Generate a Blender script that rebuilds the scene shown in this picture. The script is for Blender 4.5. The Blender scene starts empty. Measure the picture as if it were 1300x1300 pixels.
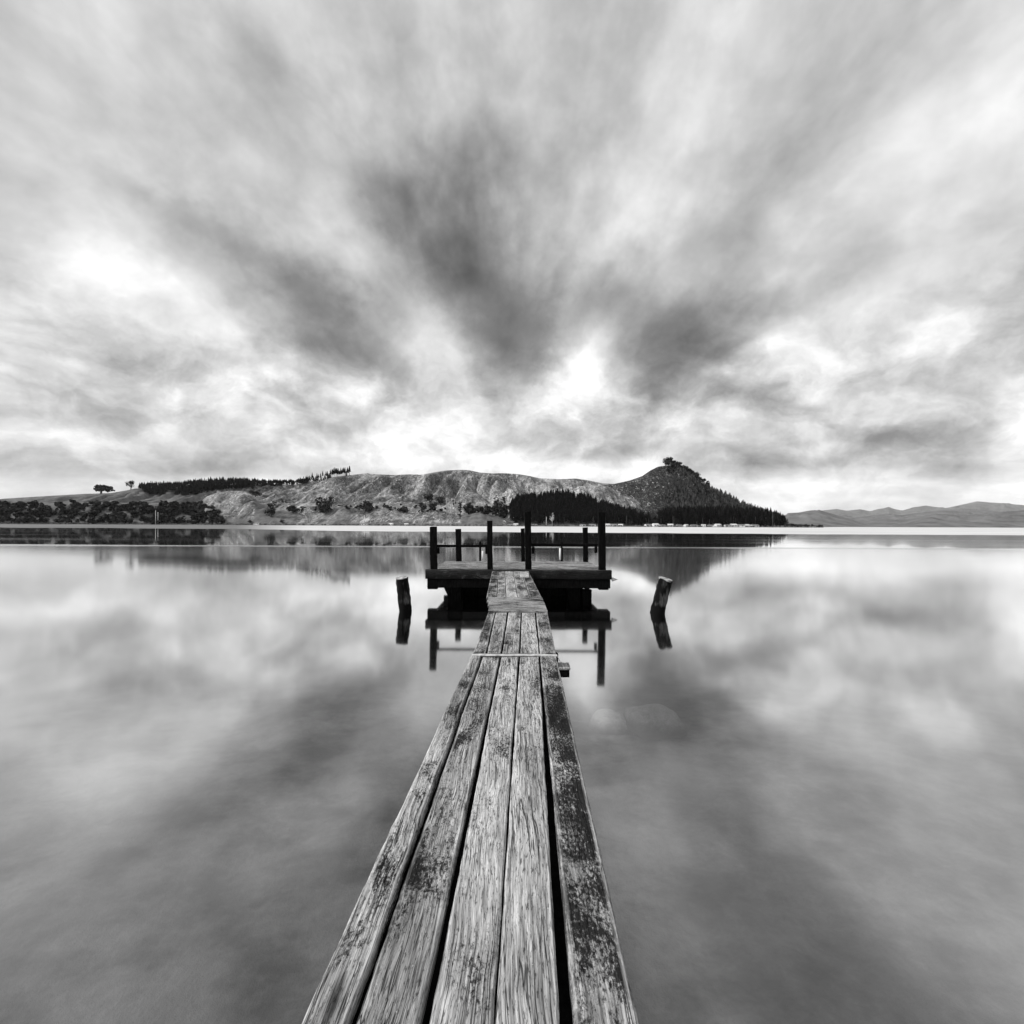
import bpy, bmesh, math, random
import numpy as np
from mathutils import Vector, Matrix, noise

SC = bpy.context.scene
COL = SC.collection
R = math.radians
random.seed(7)

# ------------------------------------------------------------------ camera
F = 510.0          # focal length in photo pixels (photo is 1300 px wide)
CX, HY = 650.0, 666.8
H = 2.21           # camera height above the water
ROLL = 0.0042
cam_d = bpy.data.cameras.new('camera')
cam = bpy.data.objects.new('camera', cam_d); COL.objects.link(cam)
cam_d.sensor_width = 36.0; cam_d.sensor_fit = 'HORIZONTAL'
cam_d.lens = F/1300*36
cam_d.shift_y = (HY-650)/1300
cam_d.clip_start = 0.05; cam_d.clip_end = 90000
cam.matrix_world = Matrix.Translation((0, 0, H)) @ Matrix.Rotation(math.pi/2, 4, 'X') @ Matrix.Rotation(ROLL, 4, 'Z')
SC.camera = cam

def ray(px, py):
    """level (roll removed) offsets of a photo pixel from the optical axis, per metre of depth"""
    dx, dy = px-CX, py-HY
    return ((dx+ROLL*dy)/F, -(dy-ROLL*dx)/F)
def at(px, py, Y):
    s, t = ray(px, py)
    return Vector((s*Y, Y, H+t*Y))
def on_z(px, py, z):
    s, t = ray(px, py)
    Y = (z-H)/t
    return Vector((s*Y, Y, z))

# ------------------------------------------------------------------ view, world, sun
SC.view_settings.view_transform = 'Standard'
SC.view_settings.look = 'None'
SC.view_settings.gamma = 1.0
SC.view_settings.exposure = 0.35
SC.cycles.volume_bounces = 0
SC.cycles.transparent_max_bounces = 12
SC.cycles.max_bounces = 7
SUN_EL, SUN_AZ = R(34), R(258)      # azimuth from +Y clockwise: behind the camera, to the left
sd = Vector((math.sin(SUN_AZ)*math.cos(SUN_EL), math.cos(SUN_AZ)*math.cos(SUN_EL), math.sin(SUN_EL)))
sun_d = bpy.data.lights.new('sun', 'SUN'); sun_d.energy = 2.8; sun_d.angle = R(3.0); sun_d.color = (1, .99, .98)
sun = bpy.data.objects.new('sun', sun_d); COL.objects.link(sun)
sun.rotation_euler = (-sd).to_track_quat('-Z', 'Y').to_euler()

class NT:
    """tiny node helper"""
    def __init__(s, tree): s.t = tree; s.t.nodes.clear()
    def n(s, typ, **kw):
        nd = s.t.nodes.new(typ)
        for k, v in kw.items(): setattr(nd, k, v)
        return nd
    def put(s, sock, v):
        if hasattr(v, 'is_output') or isinstance(v, bpy.types.NodeSocket): s.t.links.new(v, sock)
        else: sock.default_value = v
    def m(s, op, a, b=None, c=None, clamp=False):
        nd = s.n('ShaderNodeMath', operation=op, use_clamp=clamp)
        for i, v in enumerate((a, b, c)):
            if v is not None: s.put(nd.inputs[i], v)
        return nd.outputs[0]
    def v(s, op, a, b=None, scale=None):
        nd = s.n('ShaderNodeVectorMath', operation=op)
        s.put(nd.inputs[0], a)
        if b is not None: s.put(nd.inputs[1], b)
        if scale is not None: s.put(nd.inputs['Scale'], scale)
        return nd.outputs['Value'] if op in ('DOT_PRODUCT', 'LENGTH') else nd.outputs[0]
    def noise(s, vec, scale, detail=3, rough=.5, dist=0, out='Fac', lac=2.0):
        nd = s.n('ShaderNodeTexNoise')
        s.put(nd.inputs['Vector'], vec); s.put(nd.inputs['Scale'], scale)
        nd.inputs['Detail'].default_value = detail; nd.inputs['Roughness'].default_value = rough
        nd.inputs['Distortion'].default_value = dist; nd.inputs['Lacunarity'].default_value = lac
        return nd.outputs[0 if out == 'Fac' else 1]
    def mapr(s, v, a, b, c=0., d=1., clamp=True, smooth=False):
        nd = s.n('ShaderNodeMapRange', clamp=clamp, interpolation_type='SMOOTHSTEP' if smooth else 'LINEAR')
        s.put(nd.inputs[0], v)
        for i, x in enumerate((a, b, c, d)): s.put(nd.inputs[i+1], x)
        return nd.outputs[0]
    def mix(s, f, a, b):       # float mix
        nd = s.n('ShaderNodeMix', data_type='FLOAT')
        s.put(nd.inputs[0], f); s.put(nd.inputs[2], a); s.put(nd.inputs[3], b)
        return nd.outputs[0]
    def comb(s, x, y, z):
        nd = s.n('ShaderNodeCombineXYZ')
        for i, v in enumerate((x, y, z)): s.put(nd.inputs[i], v)
        return nd.outputs[0]
    def sep(s, v):
        nd = s.n('ShaderNodeSeparateXYZ'); s.put(nd.inputs[0], v)
        return nd.outputs
    def mul(s, vec, xyz): return s.v('MULTIPLY', vec, xyz)

# ---- the sky: Nishita daylight behind wind-drawn cloud that fans out from a point above the hills
W = bpy.data.worlds.new('World'); SC.world = W; W.use_nodes = True
w = NT(W.node_tree)
AX_EL = math.atan((HY-562)/F)
AX = (0, math.cos(AX_EL), math.sin(AX_EL)); UPV = (0, -math.sin(AX_EL), math.cos(AX_EL))
def sky_q(px, py):
    s, t = ray(px, py); d = Vector((s, 1, t)).normalized()
    k = 1+d.dot(Vector(AX))
    return d.x/k, d.dot(Vector(UPV))/k
geo = w.n('ShaderNodeTexCoord').outputs['Generated']
k = w.m('MAXIMUM', w.m('ADD', w.v('DOT_PRODUCT', geo, AX), 1.0), 0.02)
q = w.comb(w.m('DIVIDE', w.v('DOT_PRODUCT', geo, (1, 0, 0)), k), w.m('DIVIDE', w.v('DOT_PRODUCT', geo, UPV), k), 0.0)
r = w.v('LENGTH', q)
dirv = w.v('NORMALIZE', q)
lr = w.m('LOGARITHM', w.m('ADD', r, 0.06), math.e)
ds = w.sep(dirv)
def streak(ang, rad, seed, detail=3, rough=.55):
    return w.noise(w.comb(w.m('MULTIPLY_ADD', ds[0], ang, seed), w.m('MULTIPLY', ds[1], ang), w.m('MULTIPLY', lr, rad)), 1.0, detail, rough)
s1 = streak(2.2, 1.1, 3.7)
s2 = streak(7.0, 1.5, 11.3, 4)
s3 = streak(15.0, 3.2, 27.0, 3, .6)
s4 = streak(4.2, 4.4, 41.0, 4, .52)
puff = w.noise(q, 8.5, 6, .56, 0.25)
puff2 = w.noise(w.v('ADD', q, (7.3, 2.1, 0)), 4.2, 6, .6, .5)
fade = w.mapr(r, 0.05, 0.28, 0.0, 1.0, smooth=True)
cw = w.v('SUBTRACT', w.noise(q, 7.5, 6, .6, out='Color'), (.5, .5, .5))
rshift = w.m('ADD', 1.0, w.m('MULTIPLY', w.m('MULTIPLY', w.m('SUBTRACT', s4, .5), 0.34), fade))
qw = w.v('ADD', w.v('SCALE', q, scale=rshift), w.v('MULTIPLY', cw, (.10, .10, 0)))
BL = [ # px, py, half length along the radial streak, half width, amplitude (display units)
 (608,316,95,62,-.24),(540,300,95,60,-.20),(500,300,60,30,-.06),(622,385,70,50,-.18),(648,440,48,52,-.22),(700,415,50,38,-.20),(740,405,50,30,-.10),(655,468,30,40,-.10),
 (337,357,95,34,-.19),(400,395,80,34,-.15),(445,431,60,34,-.12),(500,462,55,36,-.17),(522,496,34,30,-.12),(250,312,85,32,-.16),(170,312,80,24,-.10),
 (490,330,90,26,.07),(544,448,40,26,.12),(580,420,60,22,.04),
 (855,462,62,44,-.29),(832,500,30,26,-.10),(907,425,80,36,-.17),(965,385,90,28,-.08),(782,392,60,34,-.15),(770,345,80,26,-.07),(941,306,90,50,-.14),(830,420,50,30,-.06),
 (765,336,90,20,.10),(717,405,30,14,.06),(860,350,90,24,.03),
 (728,463,46,22,.22),(726,490,60,26,.14),(690,500,40,40,.06),(600,515,50,60,.06),
 (272,345,60,30,.12),(208,383,50,26,.14),(340,378,60,18,.09),(290,422,34,18,.12),(333,470,36,20,.13),(264,495,34,14,.15),(235,440,50,16,.06),(380,470,40,20,.05),
 (340,428,60,24,-.07),(384,519,40,20,-.14),(420,500,50,20,-.06),(130,500,60,26,-.12),(113,536,90,16,-.12),(220,520,90,16,-.07),(180,460,70,22,-.06),(150,420,60,20,-.04),
 (488,513,40,26,.13),(450,490,46,20,.06),(120,302,50,40,.08),(120,380,40,40,.04),
 (617,556,34,10,-.10),(1049,409,70,32,.12),(1000,350,90,24,.05),(1120,340,90,22,-.04),(1100,450,110,22,.06),(1040,470,90,18,-.05),(1150,400,90,22,-.05),
 (933,506,50,16,-.12),(1010,521,50,16,-.13),(970,470,60,18,.05),(885,530,40,16,.10),(940,545,60,14,.06),
 (1187,547,70,26,-.34),(1100,548,60,14,-.10),(1150,490,60,16,.04),
 (560,200,160,100,-.15),(760,230,120,60,-.06),(420,170,170,60,-.08),(300,180,160,50,.05),(860,190,200,50,.05),(1010,170,200,60,-.08),(1200,190,200,50,.05),(120,170,200,60,-.06),(640,40,160,150,-.06),(400,30,200,70,.05),(930,30,200,70,-.05),
 (1280,420,120,50,-.06),(30,430,120,50,-.06),(30,330,120,40,.05),
]
HB = [ # horizontal banks low over the hills: px, py, half width, half height, amplitude
 (800,560,130,18,-.13),(713,577,60,8,-.12),(860,575,90,9,-.10),(743,599,70,8,.12),(640,580,90,9,.07),(540,560,60,10,.06),(900,556,60,9,.06),(960,572,100,10,-.08),(230,592,190,13,-.13),(190,612,170,10,.10),
 (430,580,140,18,.08),(1120,626,170,14,.05),(1060,600,190,20,-.12),(900,588,120,14,-.06),(560,575,90,16,-.05),(950,612,110,12,.03),(880,602,90,8,.06),(1000,598,140,7,-.06),(1130,594,110,5,-.07),(960,628,120,5,-.05),(1060,575,110,8,.06),(1080,585,130,9,-.10),(1090,607,120,6,-.08),
 (580,585,120,14,.06),(345,540,120,16,-.06),(1180,600,120,7,-.06),(30,600,120,20,-.1),(1290,560,120,20,-.1),
]
tot = None
def blob(px, py, a, b, amp, horizontal):
    global tot
    qx, qy = sky_q(px, py)
    dx = sky_q(px+5, py); dy = sky_q(px, py+5)
    if horizontal: ang = math.atan2(dx[1]-qy, dx[0]-qx)
    else: ang = math.atan2(qy, qx)
    ux, uy = math.cos(ang), math.sin(ang)
    sc = 0.5*(math.dist(dx, (qx, qy))+math.dist(dy, (qx, qy)))/5
    mp = w.n('ShaderNodeMapping', vector_type='TEXTURE')
    mp.inputs['Location'].default_value = (qx, qy, 0); mp.inputs['Rotation'].default_value = (0, 0, ang)
    mp.inputs['Scale'].default_value = (a*2.15*sc, b*2.25*sc, 1)
    w.put(mp.inputs['Vector'], qw if not horizontal else qh)
    g = w.n('ShaderNodeTexGradient', gradient_type='SPHERICAL'); w.put(g.inputs[0], mp.outputs[0])
    e = w.mapr(g.outputs[1], 0, 1, 0, 1, smooth=True)
    amp *= .62 if amp < 0 else .85
    tot = w.m('MULTIPLY', e, amp) if tot is None else w.m('MULTIPLY_ADD', e, amp, tot)
hn = w.v('SUBTRACT', w.noise(w.mul(q, (5, 16, 1)), 1.0, 4, .55, out='Color'), (.5, .5, .5))
qh = w.v('ADD', q, w.v('MULTIPLY', hn, (.12, .035, 0)))
for b in BL: blob(*b, False)
for b in HB: blob(*b, True)
zz = w.sep(geo)[2]
low = w.mapr(zz, 0.02, 0.22, 1, 0, smooth=True)
bands = w.noise(w.mul(q, (4.5, 30, 1)), 1.0, 5, .6, .3)
SKY_BASE = .775
val = w.m('ADD', w.m('MULTIPLY_ADD', w.mapr(zz, .08, .38, 1, 0, smooth=True), .055, tot), SKY_BASE)
val = w.m('ADD', val, w.m('MULTIPLY', w.m('MULTIPLY', w.m('SUBTRACT', s1, .5), .20), fade))
val = w.m('ADD', val, w.m('MULTIPLY', w.m('MULTIPLY', w.m('SUBTRACT', s2, .5), .07), fade))
val = w.m('ADD', val, w.m('MULTIPLY', w.m('MULTIPLY', w.m('SUBTRACT', s3, .5), .03), fade))
val = w.m('ADD', val, w.m('MULTIPLY', w.m('MULTIPLY', w.m('SUBTRACT', s4, .5), .34), w.mapr(r, .05, .26, 0, 1, smooth=True)))
val = w.m('ADD', val, w.m('MULTIPLY', w.m('SUBTRACT', puff2, .5), .20))
pw = w.v('ADD', w.mul(q, (1.0, 1.5, 1)), w.v('SCALE', cw, scale=.10))
puff3 = w.noise(pw, 17.0, 5, .58, .15)
midb = w.mapr(w.m('ABSOLUTE', w.m('SUBTRACT', zz, .20)), .06, .26, 1, .18, smooth=True)
val = w.m('ADD', val, w.m('MULTIPLY', w.m('MULTIPLY', w.m('SUBTRACT', puff3, .5), .66), midb))
val = w.m('ADD', val, w.m('MULTIPLY', w.m('SUBTRACT', puff, .5), .30))
val = w.m('ADD', val, w.m('MULTIPLY', w.m('MULTIPLY', w.m('SUBTRACT', bands, .5), .42), low))
val = w.m('MULTIPLY_ADD', w.m('SUBTRACT', val, SKY_BASE), 1.15, SKY_BASE-.01)
val = w.m('SMOOTH_MIN', w.m('SMOOTH_MAX', val, .28, .08), 1.04, .10)
cloud = w.m('MULTIPLY', w.m('POWER', val, 2.2), 10.0)
sky = w.n('ShaderNodeTexSky', sky_type='NISHITA'); sky.sun_disc = False
sky.sun_elevation = SUN_EL; sky.sun_rotation = SUN_AZ
bw = w.n('ShaderNodeRGBToBW'); w.put(bw.inputs[0], sky.outputs[0])
fin = w.mix(0.90, bw.outputs[0], cloud)
bg = w.n('ShaderNodeBackground'); w.put(bg.inputs[0], fin); bg.inputs[1].default_value = 0.1
wo = w.n('ShaderNodeOutputWorld'); w.put(wo.inputs[0], bg.outputs[0])
W.cycles.sampling_method = 'MANUAL'; W.cycles.sample_map_resolution = 512

# ------------------------------------------------------------------ materials
def new_mat(name):
    m = bpy.data.materials.new(name); m.use_nodes = True
    return m, NT(m.node_tree)
def finish(t, col, rough=.8, bump=None, bstr=.3, bdist=.01, spec=.3):
    p = t.n('ShaderNodeBsdfPrincipled')
    t.put(p.inputs['Base Color'], col); t.put(p.inputs['Roughness'], rough)
    p.inputs['Specular IOR Level'].default_value = spec
    if bump is not None:
        b = t.n('ShaderNodeBump'); b.inputs['Strength'].default_value = bstr; b.inputs['Distance'].default_value = bdist
        t.put(b.inputs['Height'], bump); t.put(p.inputs['Normal'], b.outputs[0])
    o = t.n('ShaderNodeOutputMaterial'); t.put(o.inputs[0], p.outputs[0])
def grey(v): return (v, v, v, 1)

def wood(name, base=.36, moss=.45, axis='Y', dark=.005, contrast=1.0):
    """weathered timber, grain along the local axis; moss is the share eaten by black lichen"""
    m, t = new_mat(name)
    tc = t.n('ShaderNodeTexCoord').outputs['Object']
    rnd = t.n('ShaderNodeObjectInfo').outputs['Random']
    off = t.m('MULTIPLY', rnd, 37.0)
    if axis == 'X':
        s = t.sep(tc); tc = t.comb(s[1], s[0], s[2])
    elif axis == 'Z':
        s = t.sep(tc); tc = t.comb(s[0], s[2], s[1])
    tc = t.v('ADD', tc, t.comb(off, off, off))
    warp = t.v('SCALE', t.v('SUBTRACT', t.noise(tc, 2.2, 2, out='Color'), (.5, .5, .5)), scale=.06)
    tw = t.v('ADD', tc, warp)
    grain = t.noise(t.mul(tw, (120, 3.6, 120)), 1.0, 5, .7)
    fine = t.noise(t.mul(tw, (260, 9, 260)), 1.0, 2, .6)
    broad = t.noise(t.mul(tc, (7, .9, 7)), 1.0, 4, .6)
    crack = t.noise(t.mul(tw, (42, .85, 42)), 1.0, 2, .5)
    cr = t.mapr(t.m('ABSOLUTE', t.m('SUBTRACT', crack, .5)), 0.0, .028, 1, 0)
    crm = t.mapr(t.noise(tc, 3.0, 2), .42, .54, 0, 1)
    cr = t.m('MULTIPLY', cr, crm)
    v = t.mapr(grain, .32, .68, .28, 1.35)
    v = t.m('MULTIPLY', v, t.mapr(fine, .3, .7, .55, 1.3))
    v = t.m('MULTIPLY', v, t.mapr(broad, .3, .7, .55, 1.35))
    v = t.m('MULTIPLY', v, base)
    # knots
    vo = t.n('ShaderNodeTexVoronoi', feature='F1'); t.put(vo.inputs['Vector'], t.mul(tc, (5.5, 1.35, 5.5))); vo.inputs['Scale'].default_value = 1
    kn = t.mapr(vo.outputs['Distance'], .05, .13, .22, 1, smooth=True)
    v = t.m('MULTIPLY', v, kn)
    # black lichen in blotches broken by speckle
    blot = t.noise(t.mul(tc, (1, .55, 1)), 4.2, 6, .68, .3)
    spk = t.noise(t.mul(tc, (1, .6, 1)), 95, 5, .8)
    lich = t.m('ADD', t.m('MULTIPLY', blot, 1.1), t.m('MULTIPLY', spk, .85))
    th = 1.20-.45*moss
    lf = t.mapr(lich, th-.07, th+.10, 0, 1, smooth=True)
    v = t.mix(t.m('MULTIPLY', lf, .95), v, dark)
    peck = t.mapr(t.noise(t.mul(tw, (1, .16, 1)), 170, 3, .7), .555, .63, 0, .9)      # weather pitting
    v = t.mix(peck, v, t.m('MULTIPLY', v, .18))
    eat = t.n('ShaderNodeAttribute'); eat.attribute_name = 'edge'
    worn = t.m('MULTIPLY', t.m('MULTIPLY', eat.outputs['Fac'], .8), t.mapr(grain, .35, .6, .1, 1))
    v = t.mix(t.m('MULTIPLY', worn, t.mapr(broad, .35, .6, .3, 1)), v, min(.6, base*1.5))
    # pale lichen spots
    sp = t.mapr(t.noise(tc, 38, 4, .7), .68, .74, 0, .8)
    v = t.mix(t.m('MULTIPLY', sp, .75), v, min(.62, base*1.75))
    v = t.mix(t.m('MULTIPLY', cr, .9), v, .01)
    v = t.m('MINIMUM', v, .72)
    hgt = t.m('ADD', t.m('MULTIPLY', grain, .5), t.m('ADD', t.m('MULTIPLY', spk, .35), t.m('MULTIPLY', cr, -1.2)))
    cc = t.n('ShaderNodeCombineColor')
    for i in range(3): t.put(cc.inputs[i], v)
    finish(t, cc.outputs[0], .88, hgt, .8, .006, .08)
    return m
def simple(name, a, b, scale, rough=.85, bs=.3, bd=.01, detail=4, stretch=(1, 1, 1), spec=.3, lo=.35, hi=.65):
    m, t = new_mat(name)
    tc = t.n('ShaderNodeTexCoord').outputs['Object']
    n = t.noise(t.mul(tc, stretch), scale, detail, .6)
    v = t.mapr(n, lo, hi, a, b)
    cc = t.n('ShaderNodeCombineColor')
    for i in range(3): t.put(cc.inputs[i], v)
    finish(t, cc.outputs[0], rough, n, bs, bd, spec)
    return m
M = {}
M['plank'] = wood('weathered_plank', .56, .26)
M['plank_mossy'] = wood('mossy_plank', .42, .58)
M['plank_mid'] = wood('grey_plank', .45, .40)
M['cross'] = wood('cross_board_wood', .42, .40, 'X')
M['deck'] = wood('deck_board_wood', .38, .40, 'X')
M['pale'] = wood('new_pale_wood', .60, .0)
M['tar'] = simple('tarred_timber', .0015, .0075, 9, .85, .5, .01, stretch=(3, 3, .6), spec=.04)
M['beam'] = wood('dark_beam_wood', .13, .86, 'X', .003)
def pile_mat():
    m, t = new_mat('pile_wood')
    tc = t.n('ShaderNodeTexCoord').outputs['Object']; s = t.sep(tc)
    g = t.noise(t.mul(tc, (30, 30, 2.2)), 1.0, 4, .7); b = t.noise(t.mul(tc, (4.5, 4.5, 1.4)), 1.0, 4, .6)
    v = t.m('MULTIPLY', t.mapr(g, .3, .7, .015, .17), t.mapr(b, .47, .68, 0, 1))
    tide = t.mapr(t.m('ADD', s[2], t.m('MULTIPLY', t.m('SUBTRACT', b, .5), .22)), .20, .27, 0, 1)   # weed line
    v = t.m('ADD', t.m('MULTIPLY', v, tide), .004)
    cc = t.n('ShaderNodeCombineColor')
    for i in range(3): t.put(cc.inputs[i], v)
    finish(t, cc.outputs[0], .85, g, .6, .012, .08)
    return m
M['pile'] = pile_mat()
M['piletop'] = simple('sawn_pile_end', .12, .55, 14, .85, .4, .01)
M['white'] = simple('white_paint', .72, .80, 6, .5, .1, .002)
M['strap'] = simple('galvanised_strap', .30, .62, 18, .5, .3, .003, spec=.5)
M['pine'] = simple('dark_pine_foliage', .0008, .022, .30, .9, 0, .1, 4, (1, 1, .25), .05, .42, .78)
M['pine2'] = simple('grey_pine_foliage', .004, .10, .10, .9, 0, .1, spec=.05)
M['leaf'] = simple('bush_foliage', .003, .085, .11, .9, 0, .1, spec=.05, lo=.38, hi=.72)
M['paleleaf'] = simple('pale_foliage', .35, .62, .5, .9, 0, .1)
M['bark'] = simple('bark', .05, .12, 2, .9, .3, .05)
M['stem'] = simple('pine_stem', .04, .22, .05, .9, 0, .05, spec=.05)
M['paletrunk'] = simple('pale_trunk', .30, .5, 2, .9, .3, .05)
M['roof'] = simple('pale_roof', .45, .75, .6, .6, 0, .01)
M['roofd'] = simple('grey_roof', .12, .25, .6, .6, 0, .01)
M['wall'] = simple('painted_wall', .62, .80, .5, .7, 0, .01)
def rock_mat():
    m, t = new_mat('silt_shade_rock')
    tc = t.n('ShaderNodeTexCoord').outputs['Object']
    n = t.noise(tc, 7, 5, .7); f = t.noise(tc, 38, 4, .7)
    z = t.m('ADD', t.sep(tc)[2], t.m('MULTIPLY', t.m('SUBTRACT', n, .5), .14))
    v = t.mix(t.mapr(z, -.02, .17, 0, 1, smooth=True), .06, t.m('MULTIPLY', t.mapr(n, .3, .7, .22, .36), t.mapr(f, .3, .7, .7, 1.2)))  # lower flanks darkened: silt tone plus painted shade below the rock
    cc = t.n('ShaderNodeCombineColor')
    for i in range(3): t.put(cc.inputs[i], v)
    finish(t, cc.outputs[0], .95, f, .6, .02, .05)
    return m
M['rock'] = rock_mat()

# hills
def hill_mat():
    m, t = new_mat('hill_ground')
    P = t.n('ShaderNodeNewGeometry').outputs['Position']
    at_ = t.n('ShaderNodeAttribute'); at_.attribute_name = 'pasture'; pas = at_.outputs['Fac']
    big = t.noise(P, .010, 4, .6)
    st = t.noise(t.mul(P, (.085, .016, .016)), 1.0, 5, .68, .8)
    clump = t.noise(P, .11, 4, .72)
    dots = t.noise(P, .26, 2, .6)
    at2 = t.n('ShaderNodeAttribute'); at2.attribute_name = 'scrub'; scb = at2.outputs['Fac']
    v = t.m('MULTIPLY', t.mapr(st, .30, .70, .06, .31), t.m('MULTIPLY_ADD', scb, -.6, 1.0))
    v = t.m('MULTIPLY', v, t.mapr(big, .34, .66, .5, 1.65))
    v = t.m('MULTIPLY', v, t.mapr(clump, .34, .66, .35, 1.6))
    scar = t.m('MULTIPLY', t.mapr(t.noise(t.mul(P, (.15, .028, .035)), 1.0, 4, .7, 1.2), .57, .66, 0, 1), .9)
    v = t.mix(scar, v, .62)
    sth = t.m('MULTIPLY_ADD', scb, -.17, .60)
    scrub = t.mapr(dots, sth, t.m('ADD', sth, .07), 0, .9)
    v = t.mix(scrub, v, .012)
    pv = t.m('MULTIPLY', t.mapr(t.noise(P, .04, 4, .6), .3, .7, .08, .20), t.mapr(dots, .3, .7, .8, 1.15))
    v = t.mix(pas, v, pv)
    cc = t.n('ShaderNodeCombineColor')
    for i in range(3): t.put(cc.inputs[i], v)
    finish(t, cc.outputs[0], .95, clump, .35, 2.0, .05)
    return m
M['hill'] = hill_mat()
M['mount'] = simple('mountain_ground', .05, .16, .0030, .95, 0, 1, 6)
def sand_mat():
    m, t = new_mat('tidal_sand')
    P = t.n('ShaderNodeNewGeometry').outputs['Position']
    a = t.n('ShaderNodeAttribute'); a.attribute_name = 'mud'
    n = t.noise(t.mul(P, (.012, .09, 1)), 1.0, 5, .6); v = t.mix(a.outputs['Fac'], t.mapr(n, .3, .7, .52, .74), t.mapr(n, .35, .65, .08, .24))
    cc = t.n('ShaderNodeCombineColor')
    for i in range(3): t.put(cc.inputs[i], v)
    finish(t, cc.outputs[0], .9, n, .2, .05, .2)
    return m
M['sand'] = sand_mat()
M['shrub'] = simple('shore_scrub', .05, .30, .3, .95, 0, .1)

def bed_mat():
    m, t = new_mat('lake_bed_silt')
    P = t.n('ShaderNodeNewGeometry').outputs['Position']
    a = t.noise(P, .55, 4, .6, .5); b = t.noise(P, 16, 4, .75); c = t.noise(t.mul(P, (1, 1.4, 1)), 1.7, 6, .66, .1)
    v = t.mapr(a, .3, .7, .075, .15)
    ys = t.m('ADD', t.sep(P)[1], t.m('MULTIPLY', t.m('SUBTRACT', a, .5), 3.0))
    v = t.m('MULTIPLY', v, t.mapr(ys, 5.5, 9.5, 1, .12, smooth=True))  # farther bed painted darker, standing in for light lost in deeper water
    v = t.m('MULTIPLY', v, t.mapr(b, .3, .7, .82, 1.15))
    v = t.m('MULTIPLY', v, t.mapr(c, .38, .60, .30, 1.15))
    cc = t.n('ShaderNodeCombineColor')
    for i in range(3): t.put(cc.inputs[i], v)
    finish(t, cc.outputs[0], .95, b, .6, .03, .1)
    return m
M['bed'] = bed_mat()

def water_mat():
    m, t = new_mat('lake_water')
    P = t.n('ShaderNodeNewGeometry').outputs['Position']
    s = t.sep(P)
    wob = t.m('MULTIPLY', t.m('SUBTRACT', t.noise(t.mul(P, (.02, .1, 1)), 1.0, 3), .5), 2.0)
    y = t.m('ADD', s[1], wob)
    near = t.mapr(y, 41.2, 42.2, 1, 0, smooth=True)
    patch = t.noise(t.mul(P, (.02, .22, 1)), 1.0, 4, .6)
    rn = t.mapr(patch, .3, .7, .066, .090)
    closer = t.mapr(y, 6, 24, .06, 1.0)
    rn = t.m('MULTIPLY', rn, t.mapr(y, 5, 30, .75, 1.0))
    line = t.m('MULTIPLY', t.mapr(y, 38.5, 41.5, 0, 1), near)
    rn = t.m('ADD', rn, t.m('MULTIPLY', line, .16))
    rf = t.mapr(t.noise(t.mul(P, (.006, .12, 1)), 1.0, 3, .6), .4, .7, .03, .075)
    rough = t.mix(near, rf, rn)
    gl = t.n('ShaderNodeBsdfGlossy'); gl.distribution = 'GGX'
    gl.inputs['Color'].default_value = grey(.98); t.put(gl.inputs['Roughness'], rough)
    tr = t.n('ShaderNodeBsdfTransparent'); tr.inputs[0].default_value = grey(.92)
    lw = t.n('ShaderNodeLayerWeight'); lw.inputs[0].default_value = .5
    fr = t.m('MULTIPLY', t.m('POWER', lw.outputs['Facing'], 1.68), 1.16, clamp=True)
    mx = t.n('ShaderNodeMixShader'); t.put(mx.inputs[0], fr); t.put(mx.inputs[1], tr.outputs[0]); t.put(mx.inputs[2], gl.outputs[0])
    o = t.n('ShaderNodeOutputMaterial'); t.put(o.inputs[0], mx.outputs[0])
    return m
M['water'] = water_mat()

# ------------------------------------------------------------------ object helpers
def obj(name, me, mat, parent=None, loc=(0, 0, 0)):
    if isinstance(me, bmesh.types.BMesh):
        b = me; me = bpy.data.meshes.new(name); b.to_mesh(me); b.free()
    o = bpy.data.objects.new(name, me); COL.objects.link(o)
    me.materials.clear()
    for mm in (mat if isinstance(mat, (list, tuple)) else [mat]): me.materials.append(mm)
    if parent is not None: o.parent = parent
    o.location = loc
    return o
def tag(o, label=None, cat=None, group=None, kind=None):
    if label: o['label'] = label
    if cat: o['category'] = cat
    if group: o['group'] = group
    if kind: o['kind'] = kind
    return o
def thing(name, label, cat, loc=(0, 0, 0), group=None, rz=0):
    o = bpy.data.objects.new(name, None); COL.objects.link(o)
    o.location = loc; o.rotation_euler = (0, 0, rz); o.empty_display_size = .2
    return tag(o, label, cat, group)
def mesh_from(name, V, Fc, smooth=False):
    me = bpy.data.meshes.new(name); me.from_pydata([tuple(v) for v in V], [], Fc); me.update()
    if smooth: me.polygons.foreach_set('use_smooth', [True]*len(me.polygons))
    return me
def copy_tree(o, parent=None):
    c = o.copy(); COL.objects.link(c)
    if parent is not None: c.parent = parent
    for ch in list(o.children): copy_tree(ch, c)
    return c
def fbm(p, o=4): return noise.fractal(p, 1.0, 2.0, o)

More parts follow.
